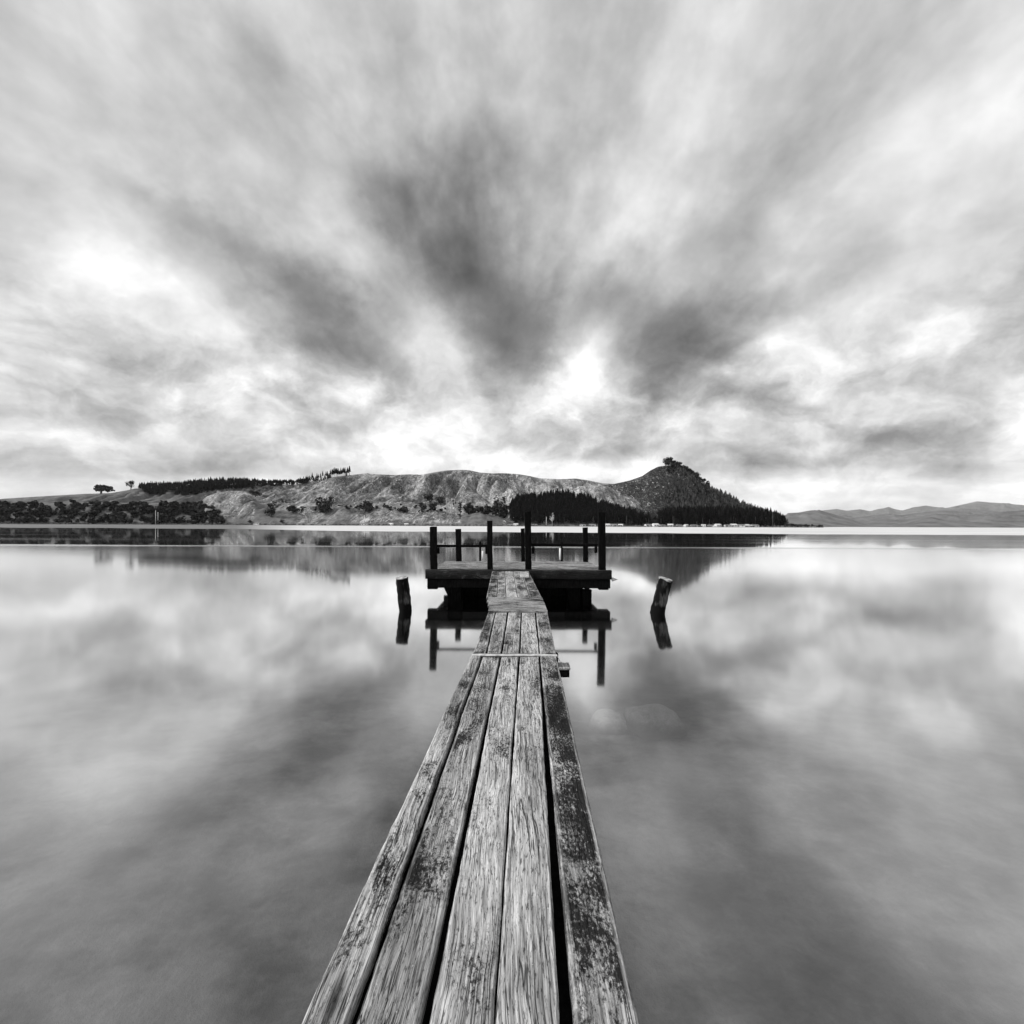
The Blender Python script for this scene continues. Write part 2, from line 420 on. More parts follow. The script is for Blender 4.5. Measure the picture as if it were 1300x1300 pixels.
def timber(name, A, B, wid, hgt, mat, parent, up=Vector((0, 0, 1)), seg=.06, jit=.004, bev=.008, wid2=None, side=None, origin=None):
    """a sawn timber from A to B (centres of the top face), worn edges; wid across, hgt down"""
    A, B = Vector(A), Vector(B)
    d = (B-A); L = d.length; d.normalize()
    sd_ = side if side is not None else d.cross(up).normalized()
    upn = sd_.cross(d).normalized()
    wid2 = wid if wid2 is None else wid2
    n = max(2, min(140, int(L/seg)))
    seed = Vector((random.uniform(0, 90), random.uniform(0, 90), random.uniform(0, 90)))
    o0 = Vector(origin) if origin is not None else A
    V, Fc = [], []
    for i in range(n+1):
        f = i/n; wd = wid+(wid2-wid)*f
        e = bev
        ei = min(.02, wd*.2)
        prof = [(-wd/2, -e), (-wd/2+e, 0), (-wd/2+ei, 0), (-wd/6, 0.001), (wd/6, 0.001), (wd/2-ei, 0), (wd/2-e, 0), (wd/2, -e), (wd/2, -hgt+e), (wd/2-e, -hgt), (-wd/2+e, -hgt), (-wd/2, -hgt+e)]
        for j, (u, z) in enumerate(prof):
            p = A+d*(L*f)
            nz = Vector(((0, 0, .2, 4, 8, 8.8, 9, 9, 9, 9, 0, 0)[j]+j*.05, L*f*2.2, 0))+seed; nh = Vector((j*1.7, L*f*15, 3))+seed
            jx = fbm(nz, 2)*jit*.9+fbm(nh, 3)*jit*.7; jz = fbm(nz+Vector((31, 0, 5)), 3)*jit*(1.6 if j in (0, 1, 6, 7) else .6)
            if i in (0, n): jy = fbm(Vector((u*16, 3, 0))+seed, 3)*jit*1.6
            else: jy = 0
            V.append(p+sd_*(u+jx)+upn*(z+jz)+d*jy-o0)
    K = 12
    for i in range(n):
        for j in range(K):
            a = i*K+j; b = i*K+(j+1) % K
            Fc.append((a, a+K, b+K, b))
    Fc.append(tuple(range(K))); Fc.append(tuple(reversed(range(n*K, n*K+K))))
    me = mesh_from(name, V, Fc)
    bm = bmesh.new(); bm.from_mesh(me); bmesh.ops.recalc_face_normals(bm, faces=bm.faces); bm.to_mesh(me); bm.free()
    ea = me.attributes.new('edge', 'FLOAT', 'POINT'); ea.data.foreach_set('value', [(.3, 1, 0, 0, 0, 0, 1, .3, 0, 0, 0, 0)[k_ % K] for k_ in range(len(V))])
    loc = o0-(Vector(parent.location) if parent is not None else Vector())
    return obj(name, me, mat, parent, loc)

def tube(name, pts, rad, mat, parent=None, sides=12, cap=None, rough=.0, loc=(0, 0, 0)):
    pts = [Vector(p) for p in pts]
    rads = rad if isinstance(rad, (list, tuple)) else [rad]*len(pts)
    V, Fc = [], []; seed = random.uniform(0, 50)
    for i, p in enumerate(pts):
        d = (pts[min(i+1, len(pts)-1)]-pts[max(i-1, 0)]).normalized()
        s_ = d.cross(Vector((0.13, .97, .2))).normalized(); u_ = s_.cross(d)
        for j in range(sides):
            a = 2*math.pi*j/sides
            rr = rads[i]*(1+rough*noise.noise(Vector((math.cos(a)*1.6+seed, math.sin(a)*1.6, i*.35))))
            V.append(p+(s_*math.cos(a)+u_*math.sin(a))*rr)
    for i in range(len(pts)-1):
        for j in range(sides):
            a = i*sides+j; b = i*sides+(j+1) % sides
            Fc.append((a, b, b+sides, a+sides))
    Fc.append(tuple(range(sides))); Fc.append(tuple(range((len(pts)-1)*sides, len(pts)*sides)))
    me = mesh_from(name, V, Fc, True)
    bm = bmesh.new(); bm.from_mesh(me); bmesh.ops.recalc_face_normals(bm, faces=bm.faces); bm.to_mesh(me); bm.free()
    for p in me.polygons:
        if len(p.vertices) > 4: p.use_smooth = False
    return obj(name, me, mat, parent, loc)

# ------------------------------------------------------------------ terrain
def curve(pts):
    xs = np.array([p[0] for p in pts], float); ys = np.array([p[1] for p in pts], float)
    return lambda x: float(np.interp(x, xs, ys))
SHORE = 800.0
c_main = curve([(-260,652),(-150,645),(0,636),(60,632),(110,629),(140,628),(160,624.5),(172,622),(190,621),(250,616),(275,614),(300,613),(345,616),(375,616),(400,611),(425,606),(443,604),(460,602),(466,601.2),(472,602.5),(500,603.5),(520,602.5),(535,603),(550,600),(565,597.5),(583,596.5),(595,597),(610,600),(625,601),(640,600.5),(660,602),(672,604),(685,607),(700,607.5),(710,608),(730,607),(745,609),(765,613),(790,614),(840,622),(900,645),(960,664),(1000,668)])
c_peak = curve([(690,668),(720,640),(760,616),(780,613.5),(800,609),(815,603.5),(825,596.5),(835,591.5),(845,590),(852,590),(862,592),(872,597),(882,604),(890,611),(900,618),(920,627),(940,637),(960,646),(980,654),(1000,663),(1012,668)])
c_lobe = curve([(640,640),(680,628),(700,622),(735,616.5),(760,613.6),(770,616),(790,625),(810,635),(825,645),(840,668)])
c_pinek = curve([(600,668),(635,662),(650,645),(665,640),(690,640),(700,636),(720,637),(745,645),(775,653),(800,658),(830,663),(850,668)])
c_knoll = curve([(-260,668),(200,662),(240,650),(262,632),(275,627),(290,624.5),(305,624.5),(318,628),(330,640),(345,646),(375,650),(395,658),(408,652),(420,646),(430,643.5),(445,645),(460,648.5),(478,645),(490,643),(500,646),(512,651),(524,652),(540,649),(552,647.5),(565,650),(578,655),(590,653),(610,651),(622,655),(640,659),(680,668),(1400,668)])
c_bushk = curve([(-260,652),(0,645),(60,642),(110,640),(150,640),(200,642),(250,645),(275,650),(290,660),(310,668),(1400,668)])
LAYERS = [ # crest curve, crest depth, foot depth, back length, exponent
 (c_main, 1500, 890, 900, .85), (c_peak, 1260, 840, 600, .95), (c_lobe, 1060, 850, 260, .8),
 (c_pinek, 940, 826, 200, .8), (c_knoll, 915, 826, 130, .75), (c_bushk, 880, 812, 120, .8)]
def hcrest(c, px, Y):
    t = (HY-c(px))/F
    return max(0.0, H+t*Y)
def terr(px, Y, want=False):
    X = (px-CX)/F*Y
    plain = 1.1 if px < 1000 else 1.1-2.3*min(1, (px-1000)/55)
    win = -1
    z = plain*min(1, (Y-(SHORE-8))/14) if Y < SHORE+6 else plain
    if Y < SHORE-8: z = -.6
    for i, (c, Yc, Yf, back, ex) in enumerate(LAYERS):
        if Y < Yf: continue
        hc = hcrest(c, px, Yc)
        if hc <= .5: continue
        if Y <= Yc:
            s = (Y-Yf)/(Yc-Yf); k_ = s**ex
            g = fbm(Vector((X/(75 if i < 2 else 25), Y/(210 if i < 2 else 60), i*9.1)), 6)
            env = math.sin(math.pi*min(1, s))**.8
            wx = X+45*noise.noise(Vector((X/160, Y/160, i*3.3)))+(Y-Yc)*.22*math.sin(X/310+i)
            gl = (1-abs(noise.noise(Vector((wx/72, Y/620, i*7.7+2))))*2.3)
            gl2 = (1-abs(noise.noise(Vector((wx/27, Y/260, i*5.1))))*2.3)
            cut = max(0, gl)**2*(.38 if i == 1 else .26)+max(0, gl2)**2*.09 if i < 3 else max(0, gl2)**2*.10
            z_ = hc*k_*(1-(cut-.04)*env+.20*env*g)+env*g*(6 if i < 2 else 1.5)
        else:
            s = (Y-Yc)/back
            z_ = hc*max(0, 1-s**1.3)
        if Y < Yc: z_ = min(z_, H+(HY-c(px))/F*Y*(.93+.07*(Y-Yf)/(Yc-Yf))-.4)
        if z_ > z: z = z_; win = i
    if want: return win
    return z+noise.noise(Vector((X/9, Y/14, 0)))*.35*(1 if z > 2 else 0)
YS = list(np.concatenate([np.linspace(780, 830, 14), np.linspace(834, 960, 44), np.linspace(964, 1290, 66), np.linspace(1298, 1560, 40), np.linspace(1580, 2500, 18)]))
PXS = list(np.arange(-260, 1066, 2.0))
V, Fc, PA, SB = [], [], [], []
def pasture(px, Y):
    a = 1.0 if px < 245 else max(0, 1-(px-245)/25)
    if Y < 836: a = max(a, .75)
    if 585 < px < 640 and Y < 925: a = max(a, .9)
    if 322 < px < 378 and Y < 912: a = max(a, .8)
    if 405 < px < 445 and Y < 912: a = max(a, .55)
    return a
for px in PXS:
    for Y in YS:
        V.append(((px-CX)/F*Y, Y, terr(px, Y))); PA.append(pasture(px, Y)); SB.append({1: 1.0, 4: .15, 3: .6, 0: .10}.get(terr(px, Y, True), 0)*min(1, max(.15, (px-300)/500))*(1.15 if px > 822 else 1))
ny = len(YS)
for i in range(len(PXS)-1):
    for j in range(ny-1):
        a = i*ny+j
        Fc.append((a, a+ny, a+ny+1, a+1))
me = mesh_from('hills', V, Fc, True)
at_ = me.attributes.new('pasture', 'FLOAT', 'POINT'); at_.data.foreach_set('value', PA)
at_ = me.attributes.new('scrub', 'FLOAT', 'POINT'); at_.data.foreach_set('value', SB)
hills = tag(obj('hills', me, M['hill']), kind='structure')

# far mountains beyond the open water
def mountains(crest, Yc, Yf, seed, name):
    V, Fc = [], []; pxs = np.arange(930, 1500, 2.0); ys = np.linspace(0, 1, 22)
    for px in pxs:
        hc = hcrest(crest, px, Yc)
        for s in ys:
            Y = Yf+(Yc-Yf)*s; X = (px-CX)/F*Y
            g = fbm(Vector((X/(Yc*.03), Y/(Yc*.05), seed)), 6)
            env = math.sin(math.pi*s)**.7
            V.append((X, Y, hc*(s**.9)*(1+.35*env*g)+.6))
        V.append(((px-CX)/F*Yc*1.2, Yc*1.2, 0))
    n = len(ys)+1
    for i in range(len(pxs)-1):
        for j in range(n-1):
            a = i*n+j; Fc.append((a, a+n, a+n+1, a+1))
    return tag(obj(name, mesh_from(name, V, Fc, True), M['mount']), kind='structure')
mountains(curve([(930,668),(985,667),(1000,650),(1015,649),(1025,647),(1040,646),(1055,650),(1075,656),(1090,661),(1110,666),(1130,666),(1150,661),(1170,654),(1188,650),(1230,652),(1300,645),(1500,655),(1800,660)]), 8000, 6600, 3.1, 'near_mountains')
mountains(curve([(930,668),(1000,657),(1030,653),(1050,654),(1070,652),(1085,655),(1105,653),(1125,650),(1145,652),(1165,648.5),(1190,646),(1230,643),(1300,650),(1500,640),(1800,650)]), 14000, 11000, 8.7, 'middle_mountains')
mountains(curve([(930,668),(985,654),(1020,648),(1050,645.8),(1062,644.5),(1075,646.5),(1092,645),(1105,647),(1115,644.2),(1122,643.2),(1128,641.5),(1135,644),(1145,646),(1160,642),(1175,639.5),(1185,641),(1200,643),(1240,634),(1320,640),(1450,630),(1800,640)]), 24000, 19000, 15.2, 'far_mountains')

# low far shore under the mountains and the ground that carries everything
def sheet(name, x0, x1, y0, y1, z, mat, nx=2, ny_=2, fn=None):
    V, Fc = [], []
    for i in range(nx):
        for j in range(ny_):
            x = x0+(x1-x0)*i/(nx-1); y = y0+(y1-y0)*j/(ny_-1)
            V.append((x, y, z if fn is None else fn(x, y)))
    for i in range(nx-1):
        for j in range(ny_-1):
            a = i*ny_+j; Fc.append((a, a+ny_, a+ny_+1, a+1))
    return tag(obj(name, mesh_from(name, V, Fc, True), mat), kind='structure')
def bedz(x, y):
    d = -.62-.05*max(0, y-3)-.02*max(0, y-12)
    d = max(d, -4.5)
    return d+.07*fbm(Vector((x*.5, y*.5, 0)), 3)+.03*fbm(Vector((x*2.5, y*2.5, 4)), 3)
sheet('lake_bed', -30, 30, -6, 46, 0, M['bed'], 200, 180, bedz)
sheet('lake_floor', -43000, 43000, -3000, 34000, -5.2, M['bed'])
sheet('water', -43000, 43000, -3000, 34000, 0, M['water'])
# tidal sand flat in front of the far shore
V, Fc = [], []
near_c = curve([(-400,671.2),(110,672.6),(330,673.2),(420,675.0),(650,675.6),(900,676.3),(1190,676.8),(1700,677)])
pxs = np.arange(-420, 1720, 6.0)
for i, px in enumerate(pxs):
    yn = near_c(px)+.5*fbm(Vector((px*.011, 0, 0)), 4)
    Yn = F*H/(yn-HY)
    Yr = 797.0 if px < 1030 else min(2600, 797+(px-1030)*40)
    for j in range(8):
        f = j/7; Y = Yn+(Yr-Yn)*f**1.6
        V.append(((px-CX)/F*Y, Y, .004+.05*math.sin(math.pi*min(1, f*1.02))+.01*noise.noise(Vector((px*.1, Y*.05, 2)))*(1 if 0 < j < 7 else 0)))
for i in range(len(pxs)-1):
    for j in range(7):
        a = i*8+j; Fc.append((a, a+8, a+9, a+1))
me = mesh_from('sand_flat', V, Fc, True)
at_ = me.attributes.new('mud', 'FLOAT', 'POINT')
at_.data.foreach_set('value', [min(1, max(0, 1-(pxs[i//8]-300)/90)) for i in range(len(V))])
tag(obj('sand_flat', me, M['sand']), kind='structure')

# haze: the air between here and the mountains
bm = bmesh.new(); bmesh.ops.create_cube(bm, size=1)
for v_ in bm.verts: v_.co = Vector((v_.co.x*90000, 15500+v_.co.y*40000, -6.5+(v_.co.z+.5)*1450))
mh, t = new_mat('haze_air')
pv = t.n('ShaderNodeVolumePrincipled'); pv.inputs['Color'].default_value = grey(.95); pv.inputs['Density'].default_value = 1.25e-5
pv.inputs['Anisotropy'].default_value = 0.0
o = t.n('ShaderNodeOutputMaterial'); t.put(o.inputs['Volume'], pv.outputs[0])
tag(obj('haze', bm, mh), kind='stuff', label='pale haze over the far mountains', cat='haze')

# ------------------------------------------------------------------ trees
def pine_tris(V, Fc, base, h, wd, rng, tiers=6, c0=.10, trunks=None):
    """jagged drooping skirts round a leader"""
    bx, by, bz = base
    lean = (rng.uniform(-.02, .02)*h, rng.uniform(-.02, .02)*h)
    for k_ in range(tiers):
        f = k_/tiers; z0 = bz+h*(c0+(.90-c0)*f); rr = wd*.5*(1-f)**.8+wd*.06
        th = h*.26*(1-.35*f); n = 7; a0 = rng.uniform(0, 6.3)
        cx, cy = bx+lean[0]*f, by+lean[1]*f
        for j in range(n):
            a = a0+2*math.pi*j/n+rng.uniform(-.2, .2); q_ = rr*rng.uniform(.6, 1.25)
            da = rng.uniform(.32, .6)
            i0 = len(V)
            V.append((cx+math.cos(a)*q_, cy+math.sin(a)*q_, z0+rng.uniform(-.04, .05)*h))
            V.append((cx+math.cos(a+da)*q_*.55, cy+math.sin(a+da)*q_*.55, z0+th*.35))
            V.append((cx, cy, z0+th*rng.uniform(.8, 1.1)))
            V.append((cx+math.cos(a-da)*q_*.55, cy+math.sin(a-da)*q_*.55, z0+th*.35))
            Fc.append((i0, i0+1, i0+2, i0+3))
    i0 = len(V); s_ = wd*.03+.1 if trunks is None else .42
    if trunks is not None: trunks += [len(Fc), len(Fc)+1]
    V += [(bx-s_, by, bz-1), (bx+s_, by, bz-1), (bx, by, bz+h*1.0), (bx, by-s_, bz-1), (bx, by+s_, bz-1)]
    Fc += [(i0, i0+1, i0+2), (i0+3, i0+4, i0+2)]
def crown_quads(V, Fc, c, rx, rz, rng, n, leaf):
    """leaf clumps through several lobes of an uneven crown"""
    lobes = []
    for k_ in range(max(3, min(9, n//22))):
        a = rng.uniform(0, 6.28); q_ = rng.uniform(.1, .68)
        lobes.append((math.cos(a)*rx*q_, math.sin(a)*rx*q_, rng.uniform(-.45, .55)*rz, rng.uniform(.32, .55)))
    for k_ in range(n):
        L_ = rng.choice(lobes)
        u = Vector((rng.gauss(0, 1), rng.gauss(0, 1), rng.gauss(0, 1))).normalized()*rng.uniform(.55, 1.0)
        p = Vector((c[0]+L_[0]+u.x*rx*L_[3], c[1]+L_[1]+u.y*rx*L_[3], c[2]+L_[2]+u.z*rz*L_[3]))
        nrm = (u+Vector((rng.uniform(-.6, .6), rng.uniform(-.6, .6), rng.uniform(-.2, .8)))).normalized()
        t1 = nrm.orthogonal().normalized(); t2 = nrm.cross(t1); ang = rng.uniform(0, 6.28)
        e1 = (t1*math.cos(ang)+t2*math.sin(ang))*leaf*rng.uniform(.6, 1.3); e2 = (t2*math.cos(ang)-t1*math.sin(ang))*leaf*rng.uniform(.5, 1.1)
        i0 = len(V)
        V += [p-e1-e2*.4, p+e2, p+e1*1.1+e2*.1, p-e2*.9+e1*.2]
        Fc.append((i0, i0+1, i0+2, i0+3))
def py_of(px, Y, z): return HY-(z-H)/Y*F      # level picture height
RNG = random.Random(5)
def forest(name, label, pxr, Yr, top, bot, th, wd, mat, n, dens=None, cat='forest', kindf='pine', seed=1, bare=None):
    rng = random.Random(seed); V, Fc, TR = [], [], []; cnt = 0; tries = 0
    while cnt < n and tries < n*40:
        tries += 1
        px = rng.uniform(*pxr); Y = rng.uniform(*Yr)
        if dens and rng.random() > dens(px): continue
        z = terr(px, Y)
        pb = py_of(px, Y, z)
        h = th*rng.uniform(.62, 1.25); hp = h/Y*F
        if pb > bot(px)+.5 or pb-hp < top(px)-.8+rng.uniform(-1.2, 2.6): continue
        X = (px-CX)/F*Y
        if kindf == 'pine': pine_tris(V, Fc, (X, Y, z), h, wd*rng.uniform(.7, 1.2), rng, 6, bare(px, rng) if bare else .1, TR)
        else:
            cr = wd*.5*rng.uniform(.6, 1.3); crown_quads(V, Fc, (X, Y, z+h*.5), cr, h*.55, rng, 70, wd*.17)
        cnt += 1
    me = mesh_from(name, V, Fc); o_ = obj(name, me, [mat, M['stem']])
    for k_ in TR: me.polygons[k_].material_index = 1
    return tag(o_, label, cat, kind='stuff')
# level-frame heights: photo y minus the roll
forest('pine_plantation', 'dense dark pine plantation crossing the upper left hillside', (176, 392), (1160, 1520),
       curve([(175,615),(180,613.5),(200,613),(225,613),(250,609.5),(275,607),(300,606.5),(315,608),(340,610),(365,610.5),(392,607)]),
       curve([(175,622),(190,630.5),(250,631.5),(270,627),(290,623),(320,622.5),(345,623),(392,618)]), 25, 11, M['pine'], 1500, seed=2, bare=lambda px, g: .55 if px > 322 else g.uniform(.08, .3))
forest('pine_wood', 'black pine wood on the low rise behind the right half of the platform', (648, 832), (822, 960),
       curve([(648,633),(652,629),(665,623),(690,622.5),(700,616.5),(710,615.5),(720,618.5),(740,624),(760,630),(775,635),(800,643),(815,647),(832,651)]),
       curve([(640,666),(840,666)]), 27, 11, M['pine'], 1500, seed=3, bare=lambda px, g: g.choice((.1, .2, .3, .5)))
forest('slope_forest', 'grey green forest on the right flank of the peak', (842, 1006), (870, 1270),
       curve([(842,632),(848,596),(860,589),(872,588),(882,594),(892,605),(905,616),(920,621),(945,633),(960,639),(975,644),(990,650),(1006,662)]),
       curve([(830,650),(1010,664)]), 15, 8, M['pine2'], 2300, dens=lambda px: min(1, max(.22, (px-838)/22)), seed=4)
forest('shore_pines', 'tall black pine belt along the shore below the peak', (836, 1006), (818, 872),
       curve([(836,642),(850,640),(880,639),(905,637),(930,637),(945,637),(960,640),(980,644),(990,648),(1000,655),(1006,661)]),
       curve([(830,667),(1010,667)]), 36, 11, M['pine'], 1100, seed=6, bare=lambda px, g: g.choice((.05, .2, .35, .5)))
forest('native_bush', 'dark rounded bush covering the left shore', (-255, 284), (806, 888),
       curve([(-255,645),(0,638),(110,637),(122,634),(140,637),(165,638),(185,637),(215,638),(250,641),(270,646),(284,654)]),
       curve([(-255,668),(300,668)]), 14, 15, M['leaf'], 620, kindf='leaf', cat='bush', seed=7)
forest('lower_bush', 'dark scrubby bush between the grassy knoll and the left shore', (205, 282), (835, 912),
       curve([(205,636),(225,633),(250,634),(270,640),(282,648)]), curve([(200,668),(290,668)]), 10, 11, M['leaf'], 150, kindf='leaf', cat='bush', seed=8)
forest('shore_scrub', 'low pale and dark scrub strip along the far shore', (-255, 1045), (799, 812),
       curve([(-255,660),(1045,662)]), curve([(-255,669),(1045,669)]), 2.6, 5, M['shrub'], 700, kindf='leaf', cat='scrub', seed=9)
forest('point_scrub', 'dark low scrub on the tapering point right of the pines', (1000, 1042), (806, 850),
       curve([(1000,659),(1020,662),(1042,665)]), curve([(1000,669),(1045,669)]), 6, 8, M['leaf'], 70, kindf='leaf', cat='scrub', seed=10)
forest('gully_bush', 'dark bush filling the gully between the light knolls and pine wood', (588, 652), (905, 985),
       curve([(588,640),(600,634),(612,640),(622,632),(632,625),(642,628),(652,627)]), curve([(588,652),(652,662)]), 13, 12, M['leaf'], 90, kindf='leaf', cat='bush', seed=11)

forest('hollow_scrub', 'dark scrub scattered along the hollow between bare hill and shore knolls', (398, 600), (900, 1010),
       curve([(398,640),(600,638)]), curve([(398,652),(470,650),(520,651),(600,650)]), 6, 9, M['leaf'], 90, kindf='leaf', cat='scrub', seed=12)
# individual trees
def make_tree(label, cat, h, wd, kind, leafmat, name='tree', group=None, seed=0, trunkmat=None):
    rng = random.Random(seed)
    t_ = thing(name, label, cat, group=group)
    tm = trunkmat or M['bark']
    if kind == 'pine':
        V, Fc = [], []; pine_tris(V, Fc, (0, 0, h*.16), h*.84, wd, rng, 9)
        obj('crown', mesh_from('crown', V, Fc), leafmat, t_)
        tube('trunk', [(0, 0, -1), (0, 0, h*.5), (0, 0, h*.95)], [wd*.045, wd*.03, wd*.008], tm, t_, 6)
    elif kind == 'poplar':
        V, Fc = [], []
        for k_ in range(int(9)): crown_quads(V, Fc, (0, 0, h*(.2+.085*k_)), wd*(.5-.03*k_), h*.09, rng, 26, wd*.10)
        obj('crown', mesh_from('crown', V, Fc), leafmat, t_)
        tube('trunk', [(0, 0, -1), (0, 0, h*.5), (0, 0, h*.97)], [wd*.10, wd*.06, wd*.02], tm, t_, 6)
    elif kind == 'ridge':          # bare stem with a thin tufted top
        V, Fc = [], []; pine_tris(V, Fc, (0, 0, h*.30), h*.70, wd*1.0, rng, 8)
        obj('crown', mesh_from('crown', V, Fc), leafmat, t_)
        tube('trunk', [(0, 0, -1), (wd*.02, 0, h*.5), (0, 0, h*.95)], [wd*.05, wd*.04, wd*.01], tm, t_, 6)
    else:
        V, Fc = [], []
        cz = h*(.50 if kind == 'round' else .64); rz = h*(.56 if kind == 'round' else .42)
        crown_quads(V, Fc, (0, 0, cz), wd*.5, rz, rng, 330, wd*.065)
        obj('crown', mesh_from('crown', V, Fc), leafmat, t_)
        lm = []
        tr = tube('trunk', [(0, 0, -1), (wd*.02, 0, h*.25), (-wd*.02, 0, h*.6)], [wd*.05, wd*.04, wd*.02], tm, t_, 7)
        for k_ in range(4):
            a = k_*1.6+rng.uniform(0, .6)
            tube('limb', [(0, 0, h*.25), (math.cos(a)*wd*.12, math.sin(a)*wd*.12, h*.42), (math.cos(a)*wd*.28, math.sin(a)*wd*.28, h*.68)], [wd*.028, wd*.02, wd*.007], tm, tr, 5)
    return t_
def ground_Y(px, pyb, Y0=805, Y1=1520):
    """depth at which the hillside is seen at this pixel height"""
    tgt = pyb-ROLL*(px-CX)
    Y = Y0; 
    while Y < Y1:
        if py_of(px, Y, terr(px, Y)) <= tgt: return Y
        Y += 4
    return Y1
def put_tree(px, pyb, pyt, wpx, kind, leafmat, label, cat='tree', name='tree', seed=0, group=None, trunkmat=None, Y=None):
    Y = Y or ground_Y(px, pyb)
    h = (pyb-pyt)/F*Y; wd = wpx/F*Y
    t_ = make_tree(label, cat, h, wd, kind, leafmat, name, group, seed, trunkmat)
    t_.location = ((px-CX)/F*Y, Y, terr(px, Y)-.2)
    return t_
put_tree(128, 630, 619, 24, 'flat', M['leaf'], 'wide spreading dark tree on the left grassy skyline', seed=21, Y=1495, name='spreading_tree')
put_tree(166, 623.5, 612.5, 11, 'flat', M['leaf'], 'small lone tree on the skyline left of the pine plantation', seed=22, Y=1495, name='lone_tree')
L1 = [(414,652,631,26,'dark bushy tree beside the pale willow on the shore knoll'),(464,650,636,22,'squat dark tree in the hollow below the bare hill'),
 (344,656,635,18,'dark tree on the slope left of the clipped hedge'),(324,631,622,14,'small dark bush at the foot of the plantation edge'),
 (545,638,627,17,'upper left tree of the dark macrocarpa clump above the pale poplars'),(559,641,629,15,'upper right tree of the dark macrocarpa clump beside the poplars'),
 (536,650,637,14,'lower left tree of the dark macrocarpa clump'),(548,650,637,15,'lower right tree of the dark macrocarpa clump'),
 (596,651,636,15,'round dark tree right of the narrow dark conifer'),(512,651,643,16,'low wide dark tree between the two shore knolls'),
 (490,644.5,641,10,'tiny dark bush on top of the shore knoll'),(372,650,641,17,'long low dark shrub left part of the hillside hedge'),(385,651,642,13,'low dark shrub at the right end of the hillside hedge'),
 (634,656,626,20,'tall dark tree standing at the left edge of the pine wood'),(617,651,640,9,'small dark tree in the gully left of the pine wood'),
 (358,664,659,7,'small round bush on the shore below the hedge'),(317,664.5,661,6,'small dark shore bush below the grassy knoll'),
 (442,647,643,9,'small bush on the back of the left shore knoll'),(576,640,634,8,'small dark crown rising behind the poplars')]
for i, (px, pb, pt, wp, lab) in enumerate(L1):
    put_tree(px, pb, pt, wp, 'round', M['leaf'], lab, seed=30+i, name='bushy_tree')
put_tree(584, 659, 635, 8, 'poplar', M['leaf'], 'narrow dark conifer beside the pale poplars', seed=60, name='conifer_tree')
put_tree(391, 664, 641, 15, 'round', M['paleleaf'], 'pale grey willow on the far shore', seed=61, name='willow_tree', trunkmat=M['paletrunk'])
put_tree(701, 666, 649, 7, 'flat', M['paleleaf'], 'pale cabbage tree with tufted head in front of the pine wood', seed=62, name='cabbage_tree', trunkmat=M['paletrunk'], Y=806)
for i, px in enumerate((567, 570, 573.5, 577, 580)):
    put_tree(px, 654, (631, 632.5, 630.5, 633, 635)[i], 4.2, 'poplar', M['paleleaf'], 'pale bare poplar in the short row behind the left railing', seed=63+i, name='poplar_tree', group='pale poplars in a row', trunkmat=M['paletrunk'])
# pines standing singly along the ridge right of the plantation
protos = [make_tree('slender dark pine standing on the ridge right of the plantation', 'pine tree', 32, 9, 'ridge', M['pine'], 'ridge_pine', 'pines along the bare ridge', 80+i, M['bark']) for i in range(4)]
first = set()
for i in range(66):
    px = 383+60.5*(i+RNG.uniform(-.5, .5))/65
    Y = 1500-RNG.uniform(0, 90)
    kx = i % 4
    t_ = protos[kx] if kx not in first else copy_tree(protos[kx])
    first.add(kx)
    t_.location = ((px-CX)/F*Y, Y, terr(px, Y)-.3)
    s_ = RNG.uniform(.72, 1.08)*(1+.12*(px-385)/59); t_.scale = (s_, s_, s_); t_.rotation_euler.z = RNG.uniform(0, 6)
# ragged trees on the summit
sm = [make_tree('ragged dark tree on the rocky summit of the peak', 'tree', 15, 17, 'flat' if i % 2 else 'round', M['leaf'], 'summit_tree', 'trees on the summit', 90+i) for i in range(4)]
first = set()
for i, (px, hpx) in enumerate([(845,9.5),(848,10),(851,8),(855,9),(859,8.5),(863,7),(867,7),(871,7.5),(875,7),(879,6.5),(883,7),(886,8),(889,7),(893,7),(897,7),(868,10),(862,9),(853,10),(877,11),(884,10),(857,11),(873,9),(880,10),(888,9),(865,8),(848,7),(860,8)]):
    Y = 1255-RNG.uniform(0, 45) if i > 14 else 1257
    kx = i % 4
    t_ = sm[kx] if kx not in first else copy_tree(sm[kx])
    first.add(kx)
    t_.location = ((px-CX)/F*Y, Y, terr(px, Y)-.5)
    s_ = hpx*Y/F/15*RNG.uniform(.9, 1.15); t_.scale = (s_, s_, s_); t_.rotation_euler.z = RNG.uniform(0, 6)

